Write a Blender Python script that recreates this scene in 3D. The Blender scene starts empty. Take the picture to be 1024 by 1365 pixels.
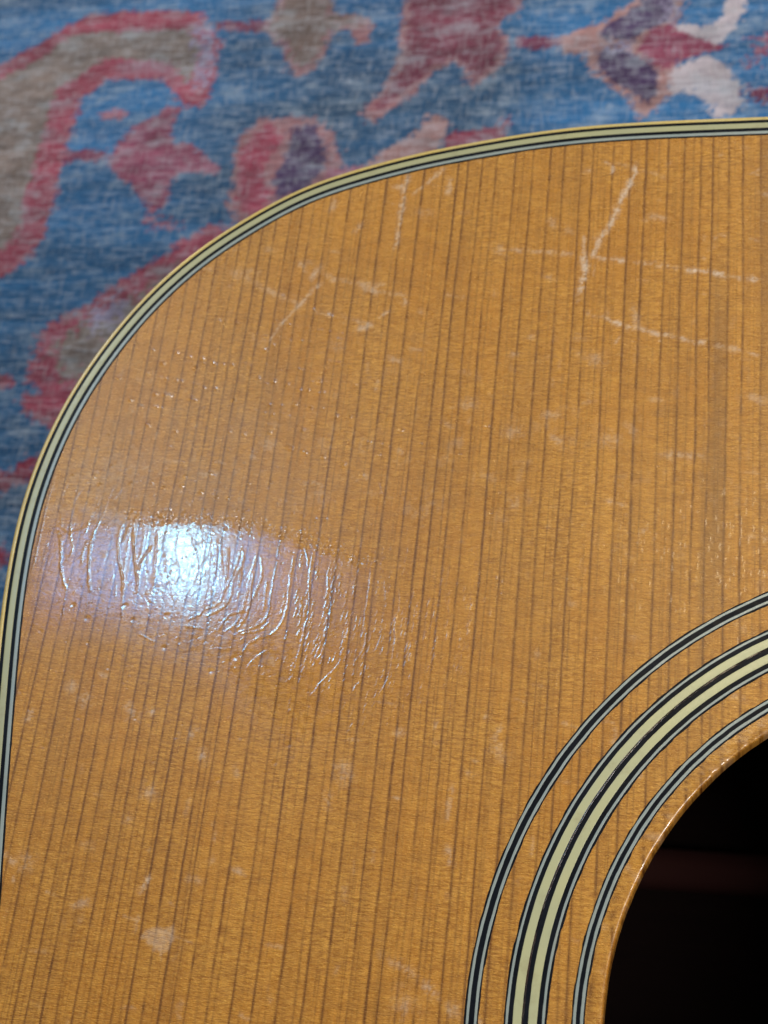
import bpy, math, random
import numpy as np
from mathutils import Matrix, Vector

# ------------------------------------------------------------------ measured shapes (millimetres on the guitar top / on the rug)
ABRASH = [(-145.3, 248.8, 33.0, 25.4, 0.9), (-107.7, 241.0, 16.8, 18.8, 0.9), (-176.1, 229.3, 13.6, 25.0, 0.5), (-99.4, 269.9, 8.6, 17.0, 0.6), (-224.9, 168.1, 15.8, 17.6, 0.6), (-176.7, 276.4, 9.5, 18.2, 0.4), (-213.1, 127.0, 17.0, 18.2, 0.5)]
CAM_R = [[0.9718186, -0.0127025, 0.2353876], [0.1105009, 0.9065897, -0.4072894], [-0.2082264, 0.421822, 0.8824443]]
CAM_C = [-35.73, -17.842, 201.175]
CRACKS = [
(1.3,1.2,[(-145.44,70.47),(-144.43,68.33),(-143.80,65.14),(-143.57,64.08),(-142.82,62.25),(-141.76,60.19)]),
(0.6,0.6,[(-141.76,60.19),(-141.63,58.63),(-141.34,55.55)]),
(0.9,0.8,[(-142.68,78.88),(-143.23,77.63),(-143.66,76.52)]),
(0.6,0.7,[(-143.66,76.52),(-143.68,73.49),(-143.18,69.97),(-142.30,68.37),(-142.01,67.04),(-142.86,65.42),(-143.49,64.08)]),
(0.9,0.8,[(-139.78,77.94),(-140.07,75.46),(-140.18,72.19),(-140.55,70.15)]),
(0.9,0.9,[(-137.16,78.94),(-137.72,75.76),(-137.86,73.85),(-138.53,71.94),(-138.91,70.59)]),
(1.4,1.2,[(-138.91,70.59),(-139.14,67.90),(-138.62,64.20),(-137.94,61.59),(-137.40,59.92)]),
(0.9,0.9,[(-135.29,78.95),(-136.31,76.74)]),
(1.3,1.1,[(-134.45,71.47),(-134.20,68.26),(-133.36,65.37),(-132.19,62.78),(-131.70,59.69)]),
(0.5,0.5,[(-131.70,59.69),(-131.34,56.88),(-130.78,55.12)]),
(1.1,1.0,[(-132.53,71.77),(-133.16,69.62),(-133.60,68.54)]),
(1.3,1.2,[(-132.11,71.24),(-131.46,68.32),(-130.40,64.92),(-129.51,62.33),(-129.19,60.02)]),
(1.1,1.0,[(-127.91,68.13),(-129.52,65.72),(-129.41,63.11)]),
(0.8,0.8,[(-130.28,72.34),(-129.69,68.62),(-129.99,65.45)]),
(1.4,1.1,[(-127.63,70.78),(-127.27,68.14),(-126.96,64.47),(-126.66,60.86)]),
(1.0,0.9,[(-139.84,68.69),(-140.18,66.55),(-140.05,64.69)]),
(0.5,0.5,[(-133.09,61.46),(-132.70,58.89)]),
(0.5,-0.6,[(-148.04,67.05),(-146.17,67.09),(-144.68,67.65)]),
(0.5,-0.5,[(-143.62,64.08),(-141.92,64.78),(-140.59,66.00)]),
(0.5,0.5,[(-145.26,80.11),(-146.20,78.15),(-145.98,75.94)]),
(0.6,0.7,[(-146.30,71.27),(-145.55,71.55),(-144.43,70.76),(-143.32,69.97),(-142.42,70.79),(-141.15,71.09),(-140.20,71.64)]),
(0.6,0.6,[(-138.93,77.12),(-139.55,74.92),(-139.95,73.00)]),
(0.5,-0.5,[(-137.12,66.48),(-135.30,67.18),(-134.93,67.98)]),
(0.8,0.8,[(-146.41,74.83),(-145.49,73.47),(-145.01,71.56)]),
(0.6,0.6,[(-132.37,69.63),(-132.40,66.45),(-132.21,63.57)]),
(0.8,1.0,[(-148.26,80.65),(-148.61,76.73),(-148.66,70.96),(-148.51,65.56),(-148.76,63.16)]),
(0.6,-1.0,[(-128.87,71.91),(-127.75,68.73),(-127.12,67.42),(-127.04,64.29),(-126.74,60.67)]),
(0.6,-1.1,[(-126.47,70.88),(-126.31,67.97),(-125.38,66.41),(-124.83,64.86),(-124.72,63.56),(-123.74,61.01),(-122.69,58.74),(-122.04,57.24)]),
(0.6,-1.2,[(-123.93,71.19),(-124.02,68.80),(-123.37,65.93),(-122.62,64.65),(-122.28,62.08),(-123.51,61.14)]),
(0.5,-0.8,[(-124.53,64.61),(-123.12,65.29)]),
(0.6,-1.2,[(-121.62,71.23),(-120.90,68.60),(-119.86,67.05),(-119.17,65.25),(-119.02,63.70),(-119.63,61.38),(-120.44,59.57),(-120.41,57.29)]),
(0.5,-0.9,[(-120.77,68.61),(-119.21,69.16),(-118.76,71.01)]),
(0.6,-1.1,[(-118.29,71.29),(-117.64,68.93),(-117.96,66.31),(-118.91,65.26)]),
(0.5,-0.8,[(-118.98,63.45),(-117.49,63.61),(-116.97,63.50)]),
(0.7,-1.2,[(-117.64,68.93),(-117.23,65.04),(-116.91,60.94),(-117.18,57.39),(-117.95,56.11)]),
(0.9,0.9,[(-116.81,58.16),(-117.63,56.37),(-119.36,55.57)]),
(0.5,-0.8,[(-117.17,64.65),(-115.41,64.69),(-114.26,65.36)]),
(0.9,1.0,[(-114.73,68.20),(-114.26,65.36),(-114.22,62.03),(-114.25,59.24),(-115.28,57.95),(-116.93,57.40)]),
(0.9,1.0,[(-112.14,67.74),(-111.77,65.42),(-112.48,63.61),(-113.10,62.83),(-112.77,60.80),(-113.18,58.77),(-114.41,57.23),(-116.49,56.29)]),
(0.5,-0.7,[(-113.20,63.46),(-111.73,63.63)]),
(1.0,1.0,[(-112.02,64.64),(-111.78,61.59)]),
(1.0,1.0,[(-109.79,63.93),(-109.85,61.14),(-109.42,58.38),(-109.84,56.37),(-110.78,54.61)]),
(0.8,0.9,[(-108.99,66.77),(-108.18,63.97),(-108.62,61.17),(-109.29,59.14)]),
(0.9,0.9,[(-107.22,62.47),(-107.16,59.70),(-107.07,57.46)]),
(0.8,0.9,[(-109.75,57.37),(-111.67,57.06),(-113.02,56.27),(-113.76,54.76),(-114.08,53.75)]),
(0.7,0.9,[(-119.90,54.42),(-117.88,54.24),(-116.48,54.04)]),
(0.8,0.9,[(-105.80,55.52),(-107.27,53.99),(-110.12,53.52)]),
(0.9,0.9,[(-105.47,53.32),(-107.14,53.14),(-108.41,51.99),(-108.82,51.49)]),
(0.6,0.8,[(-114.97,63.55),(-116.29,70.00)]),
(0.6,0.7,[(-116.88,69.73),(-116.13,63.00)]),
(1.0,1.0,[(-132.19,72.12),(-131.41,68.13),(-130.12,64.21),(-129.23,61.64)]),
(1.0,1.0,[(-132.64,72.38),(-133.44,69.15)]),
(1.0,0.9,[(-128.17,68.19),(-129.60,65.53),(-129.66,63.18)]),
(1.1,1.0,[(-132.96,64.14),(-131.95,62.34),(-131.54,59.00)]),
(0.5,0.5,[(-131.54,59.00),(-130.83,55.45)]),
(0.5,-0.8,[(-127.24,67.42),(-126.50,67.57),(-125.86,66.93),(-125.17,66.68)]),
(0.5,-0.9,[(-126.30,61.71),(-127.13,59.38),(-126.54,57.61)]),
(0.6,0.8,[(-127.39,52.79),(-125.74,52.10),(-124.52,51.65)]),
(0.7,0.8,[(-130.62,72.15),(-129.76,72.43)]),
(0.6,-0.8,[(-117.72,63.48),(-118.68,62.43),(-119.30,62.41)]),
(0.8,0.8,[(-109.67,67.46),(-110.27,63.34),(-110.21,59.79),(-110.97,55.28),(-112.92,53.72)]),
(0.8,0.9,[(-105.97,66.00),(-106.28,61.41),(-106.09,56.92),(-107.24,54.91),(-110.49,53.81)]),
(0.9,0.9,[(-103.41,67.08),(-103.49,62.50),(-103.19,57.01),(-104.61,53.52),(-108.32,52.41),(-109.46,50.42)]),
(0.7,0.7,[(-105.81,71.69),(-106.10,68.57),(-106.29,66.50)]),
(0.8,1.0,[(-100.30,67.66),(-100.34,62.58),(-99.55,58.61),(-99.90,54.18),(-100.31,50.29),(-100.88,45.97)]),
(0.8,1.0,[(-105.65,50.81),(-107.38,49.53),(-108.32,47.81)]),
(0.7,0.8,[(-96.83,67.22),(-97.51,63.16),(-96.03,59.21),(-95.99,55.28),(-96.19,51.41),(-97.69,48.48)]),
(0.5,-0.6,[(-93.87,66.78),(-93.01,61.78),(-94.55,60.74),(-95.92,60.20)]),
(0.7,1.0,[(-93.53,58.30),(-94.16,55.83)]),
(0.8,1.1,[(-92.72,55.64),(-93.14,51.52),(-93.71,48.64),(-95.56,46.67),(-97.51,43.77)]),
(0.9,1.2,[(-90.39,65.85),(-90.22,60.37),(-90.52,56.93),(-89.65,53.57),(-90.23,50.68),(-91.28,49.68)]),
(0.9,1.2,[(-89.95,46.44),(-90.90,44.76)]),
(0.8,1.1,[(-87.31,55.58),(-87.50,53.16),(-88.21,51.23)]),
(0.7,0.9,[(-87.96,63.40),(-87.34,59.96)]),
(0.8,1.1,[(-85.45,61.98),(-84.84,58.57),(-85.56,56.60),(-85.14,52.77),(-85.43,47.10),(-87.11,43.77)]),
(0.8,1.1,[(-82.38,52.87),(-82.54,50.03)]),
(0.5,0.7,[(-79.95,65.59),(-79.99,63.61)]),
(0.5,0.7,[(-77.67,66.14),(-78.09,60.72),(-76.90,57.85),(-77.00,54.02)]),
(0.5,0.7,[(-74.26,64.25),(-73.63,56.99),(-74.77,49.40)]),
(0.5,0.8,[(-70.88,59.48),(-70.73,57.56)]),
(0.5,0.7,[(-82.57,59.12),(-82.53,54.30)]),
(0.5,0.8,[(-80.48,56.77),(-80.60,53.41)]),
(0.6,1.0,[(-90.08,39.96),(-90.99,38.09)]),
(0.6,0.8,[(-99.10,48.42),(-99.64,45.55)]),
(0.8,1.0,[(-96.85,52.83),(-97.69,48.48)]),
(0.7,0.9,[(-95.92,60.20),(-96.62,52.84)]),
(0.6,0.8,[(-102.13,70.19),(-100.69,65.10)]),
(0.5,-0.7,[(-100.65,63.08),(-98.37,64.14),(-96.37,63.69)]),
(0.5,-0.6,[(-104.62,63.48),(-102.81,64.54),(-102.14,61.53)]),
(0.8,0.9,[(-114.08,60.69),(-113.08,63.78),(-112.33,68.44)]),
(0.7,1.0,[(-82.71,43.05),(-82.33,41.70)]),
(0.7,1.0,[(-90.62,80.31),(-89.89,78.20)])]
DINGS = [(-135.08,106.01),(-130.37,105.39),(-127.80,104.58),(-125.38,104.12),(-123.34,103.32),(-126.40,102.18),(-132.68,103.27),(-114.50,100.10),(-111.64,99.37),(-109.03,98.77),(-106.69,97.72),(-105.21,97.59),(-103.32,97.00),(-102.46,97.11),(-103.46,99.18),(-107.27,94.87),(-104.47,94.07),(-97.35,92.35),(-88.28,89.85),(-132.85,97.12),(-131.07,96.93),(-130.16,96.75),(-125.97,96.02),(-125.30,95.90),(-118.42,95.68),(-91.44,85.33),(-88.13,89.85),(-97.30,92.35),(-100.88,84.86),(-97.18,83.42),(-104.57,85.94),(-104.03,85.67),(-93.87,81.56),(-107.23,86.65),(-107.12,94.87),(-104.52,94.07),(-112.66,116.78),(-106.59,113.76),(-103.79,112.67),(-103.12,112.41),(-112.79,106.71),(-114.24,105.67),(-73.87,90.48),(-96.72,87.77),(-99.61,92.59),(-103.58,99.29),(-105.12,89.87),(-140.22,88.90),(-133.36,91.24),(-132.97,90.90),(-127.72,89.77),(-118.01,89.67),(-115.34,89.14),(-113.02,88.48),(-112.27,88.19),(-110.84,89.52),(-109.71,87.53),(-106.76,86.46),(-126.36,102.19),(-140.44,100.39),(-118.33,95.81),(-137.30,95.94),(-138.42,83.02),(-145.27,81.07),(-124.54,81.13),(-120.09,81.63),(-130.31,80.00),(-128.09,79.00),(-124.81,79.35),(-121.15,78.23),(-118.27,77.34),(-109.33,80.05),(-139.75,79.45),(-134.10,79.74),(-141.09,81.00),(-116.26,77.14),(-113.00,79.92),(-144.71,52.78),(-130.61,57.62),(-139.89,57.44),(-136.82,55.23),(-122.70,50.71),(-128.86,55.24),(-110.11,55.11),(-150.30,72.90),(-145.83,42.37),(-122.77,40.52),(-135.91,50.97),(-110.66,49.45),(-131.50,46.91),(-123.21,56.18),(-114.17,47.13),(-122.88,40.33),(-125.30,38.88),(-139.76,33.79),(-120.97,32.33),(-110.18,30.02),(-121.22,28.56),(-101.59,33.22),(-99.84,36.13),(-107.77,36.86),(-118.08,36.24),(-113.37,34.03),(-134.79,38.56),(-134.93,28.91),(-51.06,106.17),(-46.73,106.09),(-119.16,13.30),(-119.25,12.52),(-39.43,106.00)]
SCRATCHES = [
(0.80,0.36,0,[(-51.86,142.44),(-52.43,138.94),(-54.36,134.38),(-55.38,130.97),(-56.21,128.72)]),
(0.60,0.34,0,[(-56.21,128.72),(-57.70,125.95),(-58.49,123.18)]),
(0.45,0.25,0,[(-60.12,127.75),(-60.05,123.79)]),
(0.70,0.38,0,[(-60.05,123.79),(-59.60,120.43),(-59.91,117.68),(-60.41,115.78)]),
(0.30,0.30,1,[(-75.35,125.20),(-72.47,125.10),(-67.68,124.52),(-65.08,124.26),(-61.55,123.85)]),
(0.50,0.30,1,[(-58.26,123.17),(-53.61,122.17),(-50.40,121.51),(-47.21,121.12),(-43.60,120.18)]),
(0.70,0.34,1,[(-43.60,120.18),(-39.58,119.50),(-36.04,118.74),(-34.72,118.27),(-32.53,117.93),(-31.01,117.46)]),
(0.60,0.30,1,[(-58.82,111.67),(-56.29,110.97),(-53.54,109.68),(-50.82,108.67),(-47.69,107.82),(-44.14,106.86),(-41.08,106.13),(-39.34,105.74)]),
(0.35,0.40,1,[(-38.03,105.20),(-34.60,104.63)]),
(0.35,0.20,1,[(-34.60,104.63),(-31.19,103.30)]),
(0.40,0.25,0,[(-57.34,143.05),(-56.37,142.69)]),
(0.50,0.25,0,[(-55.87,142.07),(-56.08,140.42)]),
(0.25,0.30,1,[(-55.42,142.64),(-50.16,140.87),(-46.83,138.94)]),
(0.30,0.45,0,[(-49.13,130.98),(-46.59,130.58)]),
(0.25,0.40,0,[(-51.21,113.10),(-50.59,108.56)]),
(0.30,0.15,0,[(-32.86,139.06),(-31.06,140.12)]),
(0.25,0.80,0,[(-57.93,103.19),(-56.36,102.90)]),
(0.20,0.20,0,[(-32.79,125.82),(-31.03,125.20)]),
(0.22,0.50,0,[(-66.23,131.45),(-65.41,129.68)]),
(0.22,0.45,0,[(-63.01,129.01),(-62.27,128.40)]),
(0.20,0.40,0,[(-66.42,119.54),(-64.73,118.65)]),
(0.22,0.50,0,[(-51.44,90.93),(-50.05,88.46)]),
(0.30,0.60,0,[(-64.69,92.72),(-62.45,92.46)]),
(0.30,0.50,0,[(-63.34,88.95),(-61.93,87.46)]),
(0.25,0.60,0,[(-32.63,95.79),(-30.33,95.28)]),
(0.28,0.50,1,[(-46.12,85.54),(-39.40,85.33)]),
(0.20,0.80,0,[(-55.66,88.46),(-52.61,87.97)]),
(0.60,0.35,0,[(-92.54,142.10),(-92.90,137.90),(-92.96,133.42)]),
(0.50,0.28,0,[(-92.96,133.42),(-92.94,128.38),(-93.31,125.90)]),
(0.55,0.40,0,[(-94.69,139.42),(-92.99,139.72)]),
(0.50,0.30,0,[(-86.16,143.06),(-88.81,139.96)]),
(0.30,0.25,0,[(-88.81,139.96),(-91.28,137.82)]),
(0.40,0.35,0,[(-84.63,141.03),(-84.84,137.51)]),
(0.30,0.40,0,[(-105.68,137.55),(-106.06,134.98)]),
(0.30,0.35,0,[(-100.01,131.50),(-101.17,129.97)]),
(0.50,0.30,0,[(-105.99,119.22),(-108.45,115.63),(-109.86,114.14)]),
(0.40,0.26,0,[(-109.86,114.14),(-112.47,109.98),(-113.68,107.32)]),
(0.45,0.40,0,[(-106.65,122.95),(-107.74,120.20)]),
(0.35,0.40,0,[(-110.40,123.70),(-109.04,121.79)]),
(0.25,0.70,1,[(-122.52,121.91),(-118.98,120.55)]),
(0.30,0.40,1,[(-118.98,120.55),(-115.24,117.65),(-111.15,115.70),(-109.45,115.04)]),
(0.30,0.35,1,[(-106.55,113.46),(-103.23,112.48),(-99.46,111.79),(-97.25,110.85)]),
(0.30,0.40,1,[(-105.16,121.05),(-103.65,119.77),(-98.76,119.01),(-96.00,118.01)]),
(0.40,0.60,0,[(-98.23,118.99),(-95.37,117.09)]),
(0.35,0.45,1,[(-95.40,117.39),(-92.45,116.70),(-90.55,116.05),(-89.58,114.23)]),
(0.40,0.20,0,[(-92.83,113.12),(-94.74,111.68)]),
(0.45,0.50,0,[(-95.68,110.82),(-97.85,109.39)]),
(0.30,0.40,0,[(-91.81,104.03),(-89.90,102.85)]),
(0.25,0.20,0,[(-88.42,105.71),(-86.33,105.09)]),
(0.22,0.80,0,[(-75.43,125.24),(-73.85,124.57)]),
(0.18,0.70,0,[(-89.77,133.60),(-87.63,133.50)]),
(0.20,1.20,0,[(-115.30,107.35),(-114.27,107.63)]),
(0.20,0.90,0,[(-101.29,105.63),(-101.26,107.39)]),
(0.22,0.80,0,[(-78.40,95.14),(-76.40,94.58)]),
(0.22,0.80,0,[(-70.69,89.67),(-68.28,89.40)]),
(0.20,0.70,0,[(-68.64,78.12),(-68.49,76.08)]),
(0.50,0.30,0,[(-118.36,14.83),(-119.33,12.62)]),
(0.35,0.90,0,[(-138.64,16.00),(-138.06,15.60)]),
(0.30,0.50,0,[(-129.57,9.93),(-127.38,10.73)]),
(0.30,0.80,0,[(-121.13,28.11),(-120.68,27.01)]),
(0.35,0.70,0,[(-113.37,34.03),(-112.98,33.14)]),
(0.45,0.60,0,[(-122.96,40.23),(-122.47,40.25)]),
(0.40,0.60,0,[(-137.38,43.53),(-136.67,43.80)]),
(0.40,0.70,0,[(-135.20,41.68),(-133.90,41.49)]),
(0.35,0.50,0,[(-127.37,41.31),(-124.90,38.81)]),
(0.40,0.50,0,[(-115.71,36.45),(-115.00,37.88)]),
(0.30,0.60,0,[(-143.45,37.66),(-143.08,39.37)]),
(0.30,0.50,0,[(-123.92,22.77),(-123.30,23.26)]),
(0.30,0.12,0,[(-112.73,6.83),(-110.10,6.02)]),
(0.25,0.30,0,[(-74.21,31.22),(-74.44,29.05),(-74.46,26.06)]),
(0.22,0.50,0,[(-80.00,6.20),(-76.88,4.31)]),
(0.35,0.45,0,[(-75.55,3.45),(-73.54,1.89)]),
(0.35,0.60,0,[(-71.79,0.70),(-70.92,0.02)]),
(0.22,1.20,0,[(-78.52,0.29),(-77.48,0.19)]),
(0.25,0.60,0,[(-92.83,28.80),(-92.51,27.07)]),
(0.25,0.80,0,[(-91.13,33.77),(-90.57,31.14)]),
(0.30,0.50,0,[(-83.58,38.66),(-82.46,38.72)]),
(0.25,0.80,0,[(-68.04,37.69),(-67.47,35.96)]),
(0.30,0.12,0,[(-129.87,83.69),(-125.67,84.18)]),
(0.30,0.10,0,[(-129.57,83.31),(-126.07,83.89)]),
(0.35,0.14,0,[(-132.82,82.48),(-131.09,82.92)]),
(0.25,0.12,0,[(-119.15,83.93),(-117.29,83.38)]),
(0.30,0.50,0,[(-136.03,89.54),(-135.52,89.29)]),
(0.30,0.80,0,[(-115.74,81.99),(-115.48,81.75)]),
(0.30,0.80,0,[(-111.95,81.55),(-111.69,81.32)]),
(0.28,0.90,0,[(-136.81,93.46),(-136.16,93.70)]),
(0.30,0.90,0,[(-111.53,87.39),(-109.71,86.92)]),
(0.25,0.70,0,[(-124.58,90.73),(-124.31,90.49)]),
(0.30,0.80,0,[(-113.84,85.27),(-112.45,84.80)]),
(0.30,0.60,0,[(-122.31,81.61),(-118.52,81.50)]),
(0.25,0.80,0,[(-114.70,76.93),(-113.36,76.71)]),
(0.25,0.70,0,[(-131.56,89.05),(-131.11,89.05)])]
CHIP = [(-117.22,7.50),(-116.38,8.00),(-115.28,7.76),(-114.43,8.26),(-113.34,8.02),(-112.92,6.99),(-112.87,6.05),(-113.15,5.08),(-114.12,4.05),(-115.21,4.28),(-116.05,5.05),(-116.98,5.61),(-117.75,6.61)]
GLOSS = [(-151.16,77.34),(-149.28,80.23),(-144.21,78.84),(-138.15,76.36),(-131.44,73.38),(-124.05,73.22),(-116.12,73.07),(-109.48,72.09),(-102.80,70.07),(-96.24,67.97),(-91.69,66.12),(-87.30,65.19),(-82.26,63.15),(-78.39,60.12),(-78.97,53.95),(-83.14,48.95),(-90.93,45.03),(-99.06,43.47),(-105.62,46.82),(-111.52,52.79),(-114.96,54.57),(-120.31,56.05),(-124.49,57.73),(-127.40,59.34),(-133.42,59.83),(-137.45,59.98),(-142.73,59.57),(-146.20,58.13),(-148.12,59.41)]
GLOSS_EDGE = [(-133.51,73.63),(-127.42,73.44),(-124.05,73.22),(-116.12,73.07),(-109.48,72.09),(-102.80,70.07),(-96.24,67.97),(-89.82,65.90)]
OUTLINE = [(-29.77,151.37),(-40.40,151.55),(-57.01,151.50),(-70.30,150.59),(-77.28,149.50),(-83.78,148.46),(-91.82,146.99),(-97.40,145.44),(-111.93,140.63),(-119.25,136.01),(-123.92,132.62),(-128.37,129.31),(-134.86,122.61),(-140.35,115.48),(-143.50,110.07),(-147.78,101.38),(-150.86,92.29),(-152.78,82.93),(-153.64,73.83),(-153.38,64.53)]
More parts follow.
